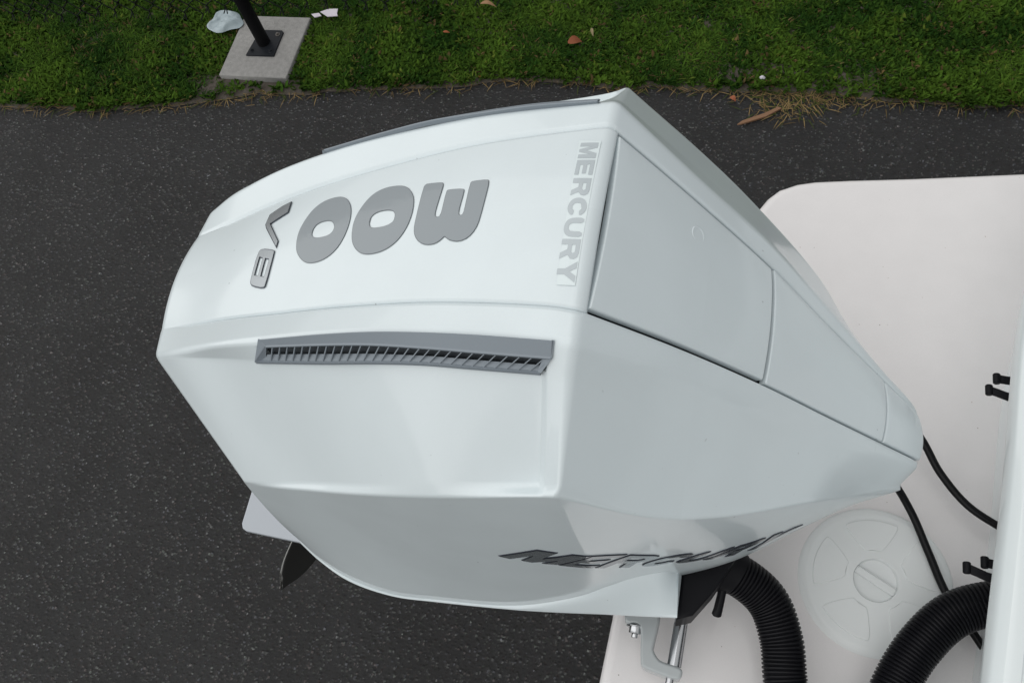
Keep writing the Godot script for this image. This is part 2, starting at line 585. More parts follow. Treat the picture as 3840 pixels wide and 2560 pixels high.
func materials() -> void:
	M.paint = mat(Color(0.68, 0.75, 0.775), 0.4, 0.0, 0.6)
	M.panel = mat(Color(0.68, 0.75, 0.775), 0.4, 0.0, 0.6)
	M.gelcoat = mat(Color(0.81, 0.785, 0.785), 0.35, 0.0, 0.3)
	M.coaming = mat(Color(0.72, 0.77, 0.78), 0.25, 0.0, 0.8)
	M.plastic = mat(Color(0.80, 0.825, 0.825), 0.35)
	M.grey = mat(Color(0.215, 0.248, 0.28), 0.5)
	M.grey_dark = mat(Color(0.10, 0.118, 0.14), 0.55)
	M.numeral = mat(Color(0.225, 0.255, 0.275), 0.4, 0.0, 0.6)
	M.numeral_edge = mat(Color(0.13, 0.15, 0.165), 0.4, 0.0, 0.6)
	M.decal_pale = mat(Color(0.43, 0.48, 0.505), 0.35, 0.0, 0.8)
	M.decal_film = mat(Color(0.668, 0.742, 0.757), 0.40, 0.0, 0.6)
	M.chrome = mat(Color(0.44, 0.47, 0.49), 0.34, 1.0)
	M.chrome_dark = mat(Color(0.10, 0.11, 0.13), 0.25, 0.8)
	M.logo = mat(Color(0.27, 0.30, 0.32), 0.16, 0.6)
	M.logo_edge = mat(Color(0.035, 0.04, 0.055), 0.3, 0.3)
	M.black = mat(Color(0.006, 0.006, 0.008), 0.5)
	M.rubber = mat(Color(0.006, 0.006, 0.008), 0.36)
	M.cable = mat(Color(0.007, 0.007, 0.008), 0.28)
	M.slot = mat(Color(0.055, 0.065, 0.075), 0.7)  # trim grey darkened to paint in the shade beneath the vent lip
	M.gap = mat(Color(0.012, 0.016, 0.02), 0.7)
	M.lower = mat(Color(0.40, 0.43, 0.47), 0.4, 0.0, 0.4)
	M.cast = mat(Color(0.40, 0.43, 0.44), 0.4, 0.0, 0.4)
	M.steel = mat(Color(0.55, 0.56, 0.58), 0.2, 1.0)
	M.bolt = mat(Color(0.12, 0.11, 0.10), 0.5, 0.6)
	M.prop = mat(Color(0.26, 0.26, 0.25), 0.34, 1.0)
	M.post = mat(Color(0.004, 0.004, 0.005), 0.6)
	M.plate_black = mat(Color(0.012, 0.014, 0.018), 0.5)
	M.wire = mat(Color(0.006, 0.008, 0.007), 0.6)
	M.leaf = mat(Color.WHITE, 0.9)
	M.leaf.metallic_specular = 0.15
	M.leaf.vertex_color_use_as_albedo = true
	for k in ["black", "rubber", "cable", "post", "plate_black", "wire", "gap"]:
		M[k].metallic_specular = 0.28
	# concrete
	var cn := FastNoiseLite.new()
	cn.seed = 3
	cn.frequency = 0.03
	cn.fractal_octaves = 5
	var ci := Image.create(512, 512, false, Image.FORMAT_RGB8)
	for y in 512:
		for x in 512:
			var g := 0.28 + 0.05 * cn.get_noise_2d(x, y) + rng.randf_range(-0.035, 0.035)
			if rng.randf() < 0.004:
				g *= 0.55
			ci.set_pixel(x, y, Color(g, g * 0.98, g * 0.95).linear_to_srgb())
	M.concrete = mat(Color.WHITE, 0.9)
	M.concrete.albedo_texture = ImageTexture.create_from_image(ci)
	M.concrete.uv1_triplanar = true
	M.concrete.uv1_world_triplanar = true
	M.concrete.uv1_scale = Vector3.ONE * 2.2
	var oi := Image.create(256, 256, false, Image.FORMAT_RGB8)
	for y in 256:
		for x in 256:
			var g := 0.5 + 0.22 * cn.get_noise_2d(x * 3.0, y * 3.0) + rng.randf_range(-0.2, 0.2)
			oi.set_pixel(x, y, Color(g, g, g))
	oi.bump_map_to_normal_map(3.0)
	var grain := ImageTexture.create_from_image(oi)
	M.concrete.normal_enabled = true
	M.concrete.normal_texture = grain
	M.concrete.normal_scale = 0.5
	# asphalt: dark binder with stones of many tones
	var n := 2048
	var bytes := PackedByteArray()
	bytes.resize(n * n * 3)
	var an := FastNoiseLite.new()
	an.seed = 11
	an.frequency = 0.006
	an.fractal_octaves = 4
	var patches := PackedFloat32Array()
	patches.resize(256 * 256)
	for y in 256:
		for x in 256:
			patches[y * 256 + x] = an.get_noise_2d(x * 8.0, y * 8.0)
	var s := 12345
	for y in n:
		for x in n:
			s = (s * 1103515245 + 12345) & 0x7fffffff
			var g := 35.0 + float((s >> 16) & 15) + 9.0 * patches[(y >> 3) * 256 + (x >> 3)]
			var o := (y * n + x) * 3
			bytes[o] = int(g + float((s >> 8) & 3))
			bytes[o + 1] = int(g)
			bytes[o + 2] = int(g + float((s >> 12) & 3) - 1.0)
	for k in 420000:
		var px := rng.randi() % n
		var py := rng.randi() % n
		var tone := rng.randf()
		var base := lerpf(28.0, 116.0, tone * tone)
		if tone > 0.970:
			base = rng.randf_range(85.0, 165.0)
		elif tone < 0.3:
			base = rng.randf_range(16.0, 32.0)
		var tint := rng.randi() % 5
		var rx := rng.randi_range(0, 2) if tone < 0.9 else rng.randi_range(1, 2)
		var ry := rng.randi_range(0, 1) if tone < 0.9 else rng.randi_range(1, 2)
		for dy in range(0, ry + 1):
			for dx in range(0, rx + 1):
				if dx == rx and dy == ry and (k & 1):
					continue
				var o := (((py + dy) % n) * n + (px + dx) % n) * 3
				bytes[o] = int(clampf(base + (8.0 if tint == 0 else 0.0), 0, 255))
				bytes[o + 1] = int(clampf(base + (3.0 if tint == 1 else -1.0), 0, 255))
				bytes[o + 2] = int(clampf(base + (4.0 if tint == 2 else -3.0), 0, 255))
	var img := Image.create_from_data(n, n, false, Image.FORMAT_RGB8, bytes)
	var bump: Image = img.duplicate()
	bump.resize(1024, 1024)
	bump.bump_map_to_normal_map(8.0)
	M.asphalt = mat(Color(0.56, 0.585, 0.60), 0.85)
	M.asphalt.albedo_texture = ImageTexture.create_from_image(img)
	M.asphalt.normal_enabled = true
	M.asphalt.normal_texture = ImageTexture.create_from_image(bump)
	M.asphalt.normal_scale = 0.6
	M.asphalt.uv1_triplanar = true
	M.asphalt.uv1_world_triplanar = true
	M.asphalt.uv1_scale = Vector3.ONE / 5.3
	# soil and sand
	var si := Image.create(512, 512, false, Image.FORMAT_RGB8)
	for y in 512:
		for x in 512:
			var g := 0.5 + 0.5 * cn.get_noise_2d(x * 1.3, y * 1.3)
			var col := Color(0.035, 0.028, 0.02).lerp(Color(0.11, 0.095, 0.08), clampf(g + rng.randf_range(-0.35, 0.35), 0, 1))
			si.set_pixel(x, y, col.linear_to_srgb())
	M.soil = mat(Color.WHITE, 0.95)
	M.soil.albedo_texture = ImageTexture.create_from_image(si)
	M.soil.uv1_triplanar = true
	M.soil.uv1_world_triplanar = true
	M.soil.uv1_scale = Vector3.ONE * 1.3
	# faint marks and specks of dirt on the deck
	var di := Image.create(1024, 1024, false, Image.FORMAT_RGB8)
	for y in 1024:
		for x in 1024:
			var g := 0.985 + 0.01 * cn.get_noise_2d(x * 0.35, y * 0.35) + rng.randf_range(-0.008, 0.008)
			di.set_pixel(x, y, Color(g, g, g))
	for k in 60:
		var at := Vector2i(rng.randi() % 1020, rng.randi() % 1020)
		var dark := rng.randf_range(0.55, 0.85)
		di.fill_rect(Rect2i(at, Vector2i(rng.randi_range(1, 2), rng.randi_range(1, 2))), Color(dark, dark * 0.96, dark * 0.92))
	M.gelcoat.albedo_texture = ImageTexture.create_from_image(di)
	# dust film and a few specks on the paint
	var fi := Image.create(1024, 1024, false, Image.FORMAT_RGB8)
	for y in 1024:
		for x in 1024:
			var g := 0.98 + 0.018 * cn.get_noise_2d(x * 0.22, y * 0.22) + rng.randf_range(-0.006, 0.006)
			fi.set_pixel(x, y, Color(g, g, g))
	for k in 40:
		var dark := rng.randf_range(0.5, 0.85)
		fi.fill_rect(Rect2i(Vector2i(rng.randi() % 1020, rng.randi() % 1020), Vector2i.ONE * rng.randi_range(1, 2)), Color(dark, dark, dark))
	for m in [M.paint, M.panel]:
		m.albedo_texture = ImageTexture.create_from_image(fi)
		m.uv1_triplanar = true
		m.uv1_world_triplanar = true
		m.uv1_scale = Vector3.ONE * 1.15
	# fine orange peel so that the paint's reflections are not mirror clean
	var pn := NoiseTexture2D.new()
	var pf := FastNoiseLite.new()
	pf.seed = 5
	pf.frequency = 0.05
	pn.noise = pf
	pn.width = 256
	pn.height = 256
	pn.seamless = true
	pn.as_normal_map = true
	pn.bump_strength = 0.6
	for m in [M.gelcoat]:
		m.normal_enabled = true
		m.normal_texture = pn
		m.normal_scale = 0.05
		m.uv1_triplanar = true
		m.uv1_world_triplanar = true
		m.uv1_scale = Vector3.ONE * 1.1


# the ragged line where the lawn meets the asphalt
func edge_z(x: float) -> float:
	var xs := [-6.0, -3.398, -2.848, -2.319, -1.865, -1.46, -1.067, -0.684, -0.311, 0.389, 1.114, 6.0]
	var zs := [-1.60, -1.717, -1.723, -1.828, -1.909, -1.959, -2.006, -2.03, -2.032, -2.031, -2.024, -2.0]
	for i in xs.size() - 1:
		if x <= xs[i + 1]:
			return lerpf(zs[i], zs[i + 1], clampf((x - xs[i]) / (xs[i + 1] - xs[i]), 0, 1))
	return zs[-1]


var edge_noise := FastNoiseLite.new()

func ragged(x: float) -> float:
	return edge_z(x) + 0.035 * edge_noise.get_noise_1d(x * 100.0) + 0.02 * edge_noise.get_noise_1d(x * 420.0 + 50.0)


func ground() -> void:
	edge_noise.seed = 21
	edge_noise.frequency = 0.02
	var g := Mb.new()
	g.grid([[Vector3(-300, 0, -300), Vector3(300, 0, -300)], [Vector3(-300, 0, 300), Vector3(300, 0, 300)]], Vector3(0, -9, 0))
	var o := part("asphalt_ground", g, M.asphalt)
	tag(o, "dark weathered asphalt with pale stone specks under the motor", "", "", "structure")
	var rows := []
	for z in [0.0, 0.03, 0.1, 0.4, 1.2, 30.0]:
		var r := []
		for i in 201:
			var x := -8.0 + 16.0 * i / 200.0
			var e := ragged(x)
			r.append(Vector3(x, 0.004 + (0.012 if z > 0.0 else 0.0) + (0.008 if z > 0.05 else 0.0), e - z))
		rows.append(r)
	var s := Mb.new()
	s.grid(rows, Vector3(0, -50, -3))
	o = part("soil_ground", s, M.soil)
	tag(o, "brown sandy soil under the lawn along the asphalt edge", "", "", "structure")
	# the concrete footing of the fence post
	var p := Mb.new()
	p.slab(PackedVector2Array([Vector2(-2.287, -1.948), Vector2(-1.952, -1.946), Vector2(-1.942, -2.314), Vector2(-2.280, -2.312)]), -0.03, 0.052, 0.006, 3)
	var f := thing("concrete_footing", "square grey concrete footing in the grass under the black post", "footing", Vector3(-2.115, 0, -2.13))
	o = part("slab", p, M.concrete, f)
	o.position = -f.position


func fence() -> void:
	var base := Vector3(-2.12, 0.052, -2.143)
	var f := thing("chain_link_fence", "black chain link fence with a round post bolted to the concrete footing", "fence", base)
	var m := Mb.new()
	m.tube([Vector3(0, 0.008, 0), Vector3(0, 0.5, 0), Vector3(0, 1.25, 0)], [0.030, 0.030, 0.030], 28)
	var post := part("post", m, M.post, f)
	m = Mb.new()
	m.slab(PackedVector2Array([Vector2(-0.066, 0.080), Vector2(0.074, 0.078), Vector2(0.077, -0.066), Vector2(0.066, -0.077), Vector2(-0.044, -0.076)]), 0.0, 0.008, 0.0015, 2)
	part("base_plate", m, M.plate_black, post)
	for q in [[-0.044, 0.052], [0.052, 0.052], [0.054, -0.05], [-0.03, -0.05]]:
		m = Mb.new()
		m.lathe([[0.0, 0.011], [0.011, 0.011], [0.012, 0.0085], [0.012, 0.008]], 6, Transform3D(Basis(), Vector3(q[0], 0, q[1])))
		m.lathe([[0.0, 0.018], [0.005, 0.018], [0.006, 0.017], [0.006, 0.01]], 12, Transform3D(Basis(), Vector3(q[0], 0, q[1])))
		part("bolt", m, M.bolt if q[0] > 0.053 else M.plate_black, post)
	m = Mb.new()
	m.tube([Vector3(-3.2, 1.22, 0), Vector3(0, 1.22, 0), Vector3(4.2, 1.22, 0)], [0.02, 0.02, 0.02], 12)
	part("top_rail", m, M.post, f)
	# woven wire, hanging clear of the ground and higher towards the bow
	m = Mb.new()
	var pitch := 0.046
	var x := -3.0
	var k := 0
	while x < 3.6:
		var wx := base.x + x
		var yb := 0.10 + 0.078 * (wx + 3.55)
		if wx > -1.9:
			yb = 0.232 + 0.10 * (wx + 1.9)
		yb -= base.y
		var path := []
		var rad := []
		var y := ceilf(yb / pitch) * pitch
		var i := int(roundf(y / pitch)) + k
		path.append(Vector3(x + (pitch * 0.5 if i % 2 == 0 else -pitch * 0.5) * 0.6, y - 0.02, -0.012))
		rad.append(0.0027)
		while y < 1.2:
			var side := pitch * 0.5 if i % 2 == 0 else -pitch * 0.5
			var zz := -0.034 + (0.002 if i % 2 == 0 else -0.002)
			path.append(Vector3(x + side + rng.randf_range(-0.002, 0.002), y - 0.006, zz))
			path.append(Vector3(x + side, y + 0.006, zz))
			rad.append(0.0027)
			rad.append(0.0027)
			y += pitch
			i += 1
		m.tube(path, rad, 5, false)
		x += pitch
		k += 1
	var w := part("chain_link_mesh", m, M.wire, f)
	w.set_meta("kind", "stuff")


func boat() -> void:
	var b := thing("boat", "white boat stern with a flat platform and a moulded coaming at its forward side", "boat", Vector3(0.6, 0, 0))
	var back := Vector3(-0.6, 0, 0)
	# the platform behind the transom
	var half := [[-0.098, 0.0], [-0.097, 0.15], [-0.098, 0.29], [-0.106, 0.41], [-0.112, 0.52], [-0.090, 0.60], [-0.02, 0.665], [0.08, 0.70], [0.188, 0.712], [0.40, 0.735], [0.80, 0.775]]
	var port := [[0.80, -0.755], [0.61, -0.730], [0.40, -0.700], [0.27, -0.684], [0.20, -0.674], [0.163, -0.664], [0.127, -0.645], [0.106, -0.622], [0.090, -0.594], [0.07, -0.55], [0.03, -0.45], [-0.03, -0.30], [-0.075, -0.15]]
	var o := PackedVector2Array()
	for p in half + port:
		o.append(Vector2(p[0], p[1]))
	var m := Mb.new()
	m.slab(o, 1.02, 1.30, 0.018, 6)
	var deck := part("platform", m, M.gelcoat, b)
	deck.position = back
	# the round inspection hatch
	var hatch := Mb.new()
	var at := Transform3D(Basis(), Vector3(0.335, 1.30, 0.154))
	hatch.lathe([[0.0, 0.0035], [0.0345, 0.0035], [0.0350, 0.0042], [0.0362, 0.0108], [0.0375, 0.0118], [0.112, 0.0105], [0.1165, 0.0095], [0.122, 0.0065], [0.1255, 0.003], [0.1265, 0.0]], 96, at)
	var h := part("inspection_hatch", hatch, M.plastic, b)
	h.position = back
	for k in 5:
		var a0 := TAU * k / 5.0 + 0.28
		var pts := []
		for q in 9:
			var a := a0 + lerpf(0.10, TAU / 5.0 - 0.22, q / 8.0)
			pts.append([cos(a) * 0.103, sin(a) * 0.103])
		for q in 5:
			var a := a0 + lerpf(TAU / 5.0 - 0.40, 0.28, q / 4.0)
			pts.append([cos(a) * 0.050, sin(a) * 0.050])
		var out := chaikin(pts, 2)
		for i in out.size():
			out[i] += Vector2(0.335, 0.154)
		var pm := Mb.new()
		pm.slab(out, 1.308, 1.3136, 0.0007, 2)
		part("raised_pad", pm, M.plastic, h)
	var bar := Mb.new()
	bar.box(Transform3D(Basis(Vector3.UP, -0.47), Vector3(0.335, 1.3075, 0.154)), Vector3(0.071, 0.008, 0.013), 0.002)
	part("grip_bar", bar, M.plastic, h)
	# coaming along the transom: a swept moulding
	var prof := [[0.07, 1.30], [0.07, 1.56], [0.012, 1.562], [0.002, 1.566], [0.0, 1.574], [0.001, 1.588], [0.0035, 1.596], [0.0075, 1.601], [0.0175, 1.609], [0.0195, 1.6098], [0.0375, 1.6125], [0.0385, 1.6095], [0.0405, 1.6085], [0.0425, 1.6098], [0.0435, 1.613], [0.060, 1.617], [0.063, 1.621], [0.12, 1.628], [0.20, 1.630], [0.215, 1.625], [0.22, 1.60], [0.22, 1.0]]
	var line := [[0.86, -0.95], [0.70, -0.80], [0.60, -0.62], [0.535, -0.43], [0.483, -0.236], [0.450, 0.045], [0.412, 0.328], [0.372, 0.60], [0.33, 0.86], [0.30, 1.05]]
	var rows := []
	var centers := []
	var pts := line.map(func(p): return Vector3(p[0], 0, p[1]))
	for i in 65:
		var c := spline(pts, 9.0 * i / 64.0)
		rows.append(prof.map(func(p): return Vector3(c.x + p[0], p[1], c.z)))
		centers.append(Vector3(c.x + 0.11, 1.5, c.z))
	m = Mb.new()
	m.grid(rows, Vector3.ZERO, centers)
	part("coaming", m, M.coaming, b).position = back
	# hull sides, cockpit sole and the bracket box under the platform
	m = Mb.new()
	m.box(Transform3D(Basis(), Vector3(2.98, 0.95, 0.0)), Vector3(4.0, 0.14, 1.86), 0.02)
	part("cockpit_sole", m, M.gelcoat, b).position = back
	for s in [-1.0, 1.0]:
		m = Mb.new()
		m.box(Transform3D(Basis(), Vector3(3.0, 1.15, s * 1.02)), Vector3(4.0, 0.95, 0.16), 0.03)
		part("hull_side", m, M.coaming, b).position = back
	m = Mb.new()
	m.box(Transform3D(Basis(), Vector3(0.36, 0.82, 0.0)), Vector3(0.66, 0.42, 0.9), 0.03)
	part("bracket_box", m, M.gelcoat, b).position = back
	# a pair of black hooks in two places under the coaming
	for q in [[0.474, -0.160, 0.462, -0.1385], [0.448, 0.143, 0.423, 0.155]]:
		var hm := Mb.new()
		var short := [Vector3(q[0], 1.498, q[1]), Vector3(q[0] + 0.014, 1.500, q[1] + 0.002), Vector3(q[0] + 0.09, 1.505, q[1] + 0.005)]
		var long := [Vector3(q[2], 1.498, q[3]), Vector3(q[2] + 0.012, 1.500, q[3] + 0.0045), Vector3(q[2] + 0.026, 1.501, q[3] + 0.0095), Vector3(q[2] + 0.042, 1.502, q[3] + 0.0125), Vector3(q[2] + 0.12, 1.505, q[3] + 0.014)]
		for path in [short, long]:
			var up := []
			for e in [[-0.0066, 0.002], [0.0066, 0.002], [0.0066, -0.002], [-0.0066, -0.002], [-0.0066, 0.002]]:
				up.append(path.map(func(p): return p + Vector3(0, e[1], e[0])))
			hm.grid(up, Vector3.ZERO, [path[1], path[1], path[1], path[1], path[1]])
			var tip: Vector3 = path[0]
			hm.tube([tip + Vector3(0, 0, -0.0086), tip + Vector3(0, 0, -0.0072), tip + Vector3(0, 0, 0.0072), tip + Vector3(0, 0, 0.0086)], [0.0045, 0.0058, 0.0058, 0.0045], 16)
		part("hook", hm, M.black, b).position = back


func motor() -> void:
	var e := thing("outboard_motor", "large white outboard motor with grey 300 and V8 lettering on its cowl", "outboard motor", Vector3(-0.25, 1.0, 0))
	var back := -e.position
	# ---- cowl shell
	var side := []
	for r in rows_u:
		side.append(section(r))
		wall_rows.append(range(0, 13).map(func(k): return wall_point(r.p, k / 12.0)))
	# the panel behind the rear vent is set in a little from the pillar at the ridge
	close_stern(side)
	var nose := []
	for p in side[0]:
		nose.append((p as Vector3).lerp(Vector3(0.27, 1.56, 0), 0.35) + Vector3(0, -0.006, 0))
	side.push_front(nose)
	var shell := Mb.new()
	for s in [1.0, -1.0]:
		shell.grid(mirrored(side, s), Vector3(-0.2, 1.65, 0))
	var cowl := part("cowl", shell, M.paint, e)
	cowl.position = back
	# ---- raised top panel
	var rows := []
	for r in rows_u:
		if r.front and not r.has("ridge"):
			continue
		var q := []
		var c: Vector3 = r.p[0]
		for k in range(-24, 25):
			var b := k / 24.0
			q.append(Vector3(c.x, c.y + 0.010 * (1 - b * b), b * (c.z - 0.0045)))
		q.push_front(Vector3(c.x, c.y - 0.0006, -(c.z - 0.0018)))
		q.push_front(Vector3(c.x, c.y - 0.0048 * groove(r.t), -c.z))
		q.append(Vector3(c.x, c.y - 0.0006, c.z - 0.0018))
		q.append(Vector3(c.x, c.y - 0.0048 * groove(r.t), c.z))
		rows.append(q)
	var dip := []
	var dip2 := []
	for p in rows[0]:
		dip.append(p + Vector3(0.0014, -0.0022, 0))
		dip2.append(p + Vector3(-0.008, -0.016, 0))
	rows.push_front(dip)
	rows.push_front(dip2)
	for i in rows.size():
		var u := clampf((i - rows.size() + 12) / 12.0, 0, 1)
		for k in rows[i].size():
			var b: float = rows[i][k].z / 0.08
			rows[i][k].x -= 0.003 * u * u * maxf(0.0, 1 - b * b)
	close_stern(rows)
	var pm := Mb.new()
	pm.grid(rows, Vector3(-0.3, 1.6, 0))
	part("top_panel", pm, M.panel, e).position = back
	# ---- sunk channel under the front panels, dark between them
	rows = []
	for i in 31:
		var t := 0.2 + 5.8 * i / 30.0
		var c := front_at(0, t)
		rows.append(range(-4, 5).map(func(k): return Vector3(c.x - 0.0092, c.y - 0.0084, c.z * k / 4.0)))
	pm = Mb.new()
	pm.grid(rows, Vector3(-0.3, 1.2, 0))
	part("seal_channel", pm, M.gap, e).position = back
	var lid := Mb.new()
	lid.grid(plate(4.03, 5.912, 0.0050, 0.010), Vector3(-0.3, 1.4, 0))
	var lid_part := part("service_lid", lid, M.paint, e)
	lid_part.position = back
	var c0 := Vector3(-0.0165, 2.0325, -0.0485)
	var dm := Mb.new()
	var tilt := Basis(Vector3(0, 0, 1), deg_to_rad(-48.5))
	dm.lathe([[0.0, 0.0002], [0.008, 0.0002], [0.0092, 0.0011], [0.0100, 0.0013], [0.0108, 0.0007], [0.0114, -0.0006]], 40, Transform3D(tilt, Vector3(-0.0165, panel_front_y(-0.0165, -0.047) + 0.0012, -0.047)))
	part("key_mark", dm, M.paint, lid_part)
	var fp := Mb.new()
	fp.grid(plate(2.02, 3.985, 0.0022, 0.010), Vector3(-0.3, 1.4, 0))
	part("front_panel", fp, M.paint, e).position = back
	fp = Mb.new()
	fp.grid(plate(0.35, 1.985, 0.0022, 0.010), Vector3(-0.3, 1.4, 0))
	part("nose_panel", fp, M.paint, e).position = back
	# ---- vents with louvres along both shoulders
	for s in [1.0, -1.0]:
		vent(e, back, s)
	# ---- lower chaps
	for s in [1.0, -1.0]:
		chap(e, back, s)
	lettering_parts(e, back)
	below(e, back)


func panel_front_y(x: float, z: float) -> float:
	var t := 0.0
	while t < 6.0 and front_at(0, t).x > x:
		t += 0.01
	var c := front_at(0, t)
	return c.y + 0.006 * (1.0 - pow(z / c.z, 2)) + 0.0008


func line_at(pts: Array, t: float) -> Vector3:
	return spline(pts, t * (pts.size() - 1))


# the parameter that lies a given share of the way along a line
func share(pts: Array, f: float) -> float:
	var total := 0.0
	var lengths := []
	for i in 100:
		total += line_at(pts, i / 100.0).distance_to(line_at(pts, (i + 1) / 100.0))
		lengths.append(total)
	for i in 100:
		if lengths[i] >= f * total:
			var before: float = lengths[i - 1] if i > 0 else 0.0
			return (i + (f * total - before) / (lengths[i] - before)) / 100.0
	return 1.0


func vent(e: Node3D, back: Vector3, s: float) -> void:
	var a := [[-0.142, 2.1295, 0.149], [-0.221, 2.1175, 0.1465], [-0.281, 2.1035, 0.144], [-0.345, 2.0865, 0.1425], [-0.41, 2.0615, 0.1408], [-0.512, 2.0165, 0.1388]].map(func(q): return v3(q))
	var b := [[-0.1425, 2.1175, 0.1640], [-0.2171, 2.1065, 0.1620], [-0.2719, 2.0950, 0.1588], [-0.3457, 2.0760, 0.1545], [-0.3967, 2.0575, 0.1518], [-0.503, 2.0141, 0.1470]].map(func(q): return v3(q))
	var c := [[-0.1530, 2.1010, 0.1735], [-0.2300, 2.0885, 0.1715], [-0.2850, 2.0770, 0.1690], [-0.3540, 2.0540, 0.1660], [-0.4180, 2.0270, 0.1625], [-0.5280, 1.9810, 0.1545]].map(func(q): return v3(q))
	var flip := func(p: Vector3) -> Vector3: return Vector3(p.x, p.y, p.z * s)
	var rows := []
	for i in 49:
		var pa := line_at(a, share(a, i / 48.0))
		var pb := line_at(b, share(b, i / 48.0))
		var pc := line_at(c, share(c, i / 48.0))
		var back_wall := pb + Vector3(0, -0.0100, -0.0070)
		var o := [pa + Vector3(0, -0.006, 0), pa + Vector3(0, 0.0008, 0.0006), pa + Vector3(0, 0.0014, 0.002), pb + Vector3(0, 0.0012, -0.002), pb + Vector3(0, 0.0004, 0), pb + Vector3(0, -0.0028, -0.0004), pb + Vector3(0, -0.0034, -0.0090), back_wall, back_wall.lerp(pc, 0.50) + Vector3(0, -0.0060, -0.004), back_wall.lerp(pc, 0.55) + Vector3(0, 0.0008, 0), pc + Vector3(0, 0.0010, -0.0020), pc + Vector3(0, 0.0022, 0.0012), pc + Vector3(0, -0.003, 0.0012), pc + Vector3(0, -0.012, -0.008)]
		rows.append(o.map(flip))
	var m := Mb.new()
	# each face of the trim keeps a crisp edge
	var slot := Mb.new()  # inner faces under the lip, their shade put into a darker colour
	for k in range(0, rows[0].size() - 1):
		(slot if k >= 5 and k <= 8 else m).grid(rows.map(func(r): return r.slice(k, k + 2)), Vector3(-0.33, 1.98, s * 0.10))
	var trim := part("vent_trim", m, M.grey, e)
	trim.position = back
	part("vent_slot_shade", slot, M.slot, trim)
	for t in [0.0, 1.0]:
		var pa := line_at(a, t)
		var pb := line_at(b, t)
		var pc := line_at(c, t)
		var d := 0.0022 if t == 0.0 else -0.0022
		var cap := Mb.new()
		var o := [pa + Vector3(d, 0.0008, 0), pb + Vector3(d * 0.6, 0.0002, -0.001), pc + Vector3(d * 0.2, 0.002, 0.0012), pa + (pc - pa) * 0.5 + Vector3(d * 0.5, -0.004, -0.004)]
		var deep := -0.004 if t == 0.0 else 0.013
		var inner := [pa + Vector3(-d * 0.3, 0.0008, 0), pb + Vector3(-d * 0.3, 0.0002, -0.001), pc + Vector3(deep, 0.0, -0.0012), pa + (pc - pa) * 0.5 + Vector3(deep, -0.010, -0.008)]
		var k := Vector3.ZERO
		for p in o + inner:
			k += flip.call(p) / 8.0
		cap.poly(o.map(flip), k)
		cap.poly(inner.map(flip), k)
		for i in 4:
			cap.poly([flip.call(o[i]), flip.call(o[(i + 1) % 4]), flip.call(inner[(i + 1) % 4]), flip.call(inner[i])], k)
		part("end_cap", cap, M.grey, trim)
	for k in 29:
		var f0 := (k + 0.55) / 29.3
		var edge := line_at(b, share(b, f0))
		var pb := edge + Vector3(0, -0.0024, -0.0012)
		var pc := line_at(c, share(c, clampf(f0 + lerpf(0.012, -0.045, f0), 0, 1))) + Vector3(0, 0.0014, -0.0010)
		var pk := edge + Vector3(-0.0005, -0.0075, -0.0050)
		var w := Vector3(0.0008, 0.0003, 0)
		var fin := Mb.new()
		var l := [pb - w, pc - w, pk - w].map(flip)
		var r := [pb + w, pc + w, pk + w].map(flip)
		var mid: Vector3 = (l[0] + l[1] + l[2] + r[0] + r[1] + r[2]) / 6.0
		fin.poly(l, mid)
		fin.poly(r, mid)
		for i in 3:
			fin.poly([l[i], l[(i + 1) % 3], r[(i + 1) % 3], r[i]], mid)
		part("louvre", fin, M.grey, trim)


func chap(e: Node3D, back: Vector3, s: float) -> void:
	var inner := [[0.0056, 1.560, 0.2508], [-0.0231, 1.610, 0.2543]]
	for k in range(5, 13):
		inner.append(NET.j7[k])
	var outer := [[0.011, 1.560, 0.309], [-0.036, 1.545, 0.313], [-0.088, 1.530, 0.317], [-0.155, 1.510, 0.323], [-0.226, 1.490, 0.3285], [-0.376, 1.460, 0.336], [-0.453, 1.455, 0.3385], [-0.534, 1.455, 0.327], [-0.591, 1.460, 0.304], [-0.632, 1.475, 0.280]]
	var pi := inner.map(func(q): return v3(q))
	var po := outer.map(func(q): return v3(q))
	var rows := []
	for i in 73:
		var t := i / 72.0
		var a := line_at(pi, t)
		var b := line_at(po, t)
		var r := [a + Vector3(0, 0.004, -0.012), a + Vector3(0, 0.0005, 0.0)]
		r.append(a.lerp(b, 0.45) + Vector3(0, 0.002, 0.001))
		r.append_array(arc(b, a, b + Vector3(0, -0.02, -0.006), 0.005, 4))
		r.append(b + Vector3(0, -0.035, -0.012))
		r.append(Vector3(b.x, b.y - 0.04, b.z * 0.5))
		rows.append(r.map(func(p): return Vector3(p.x, p.y, p.z * s)))
	var m := Mb.new()
	m.grid(rows, Vector3(-0.25, 1.46, s * 0.15))
	m.poly(rows[0], Vector3(-0.3, 1.5, s * 0.2))
	part("lower_chap", m, M.paint, e).position = back


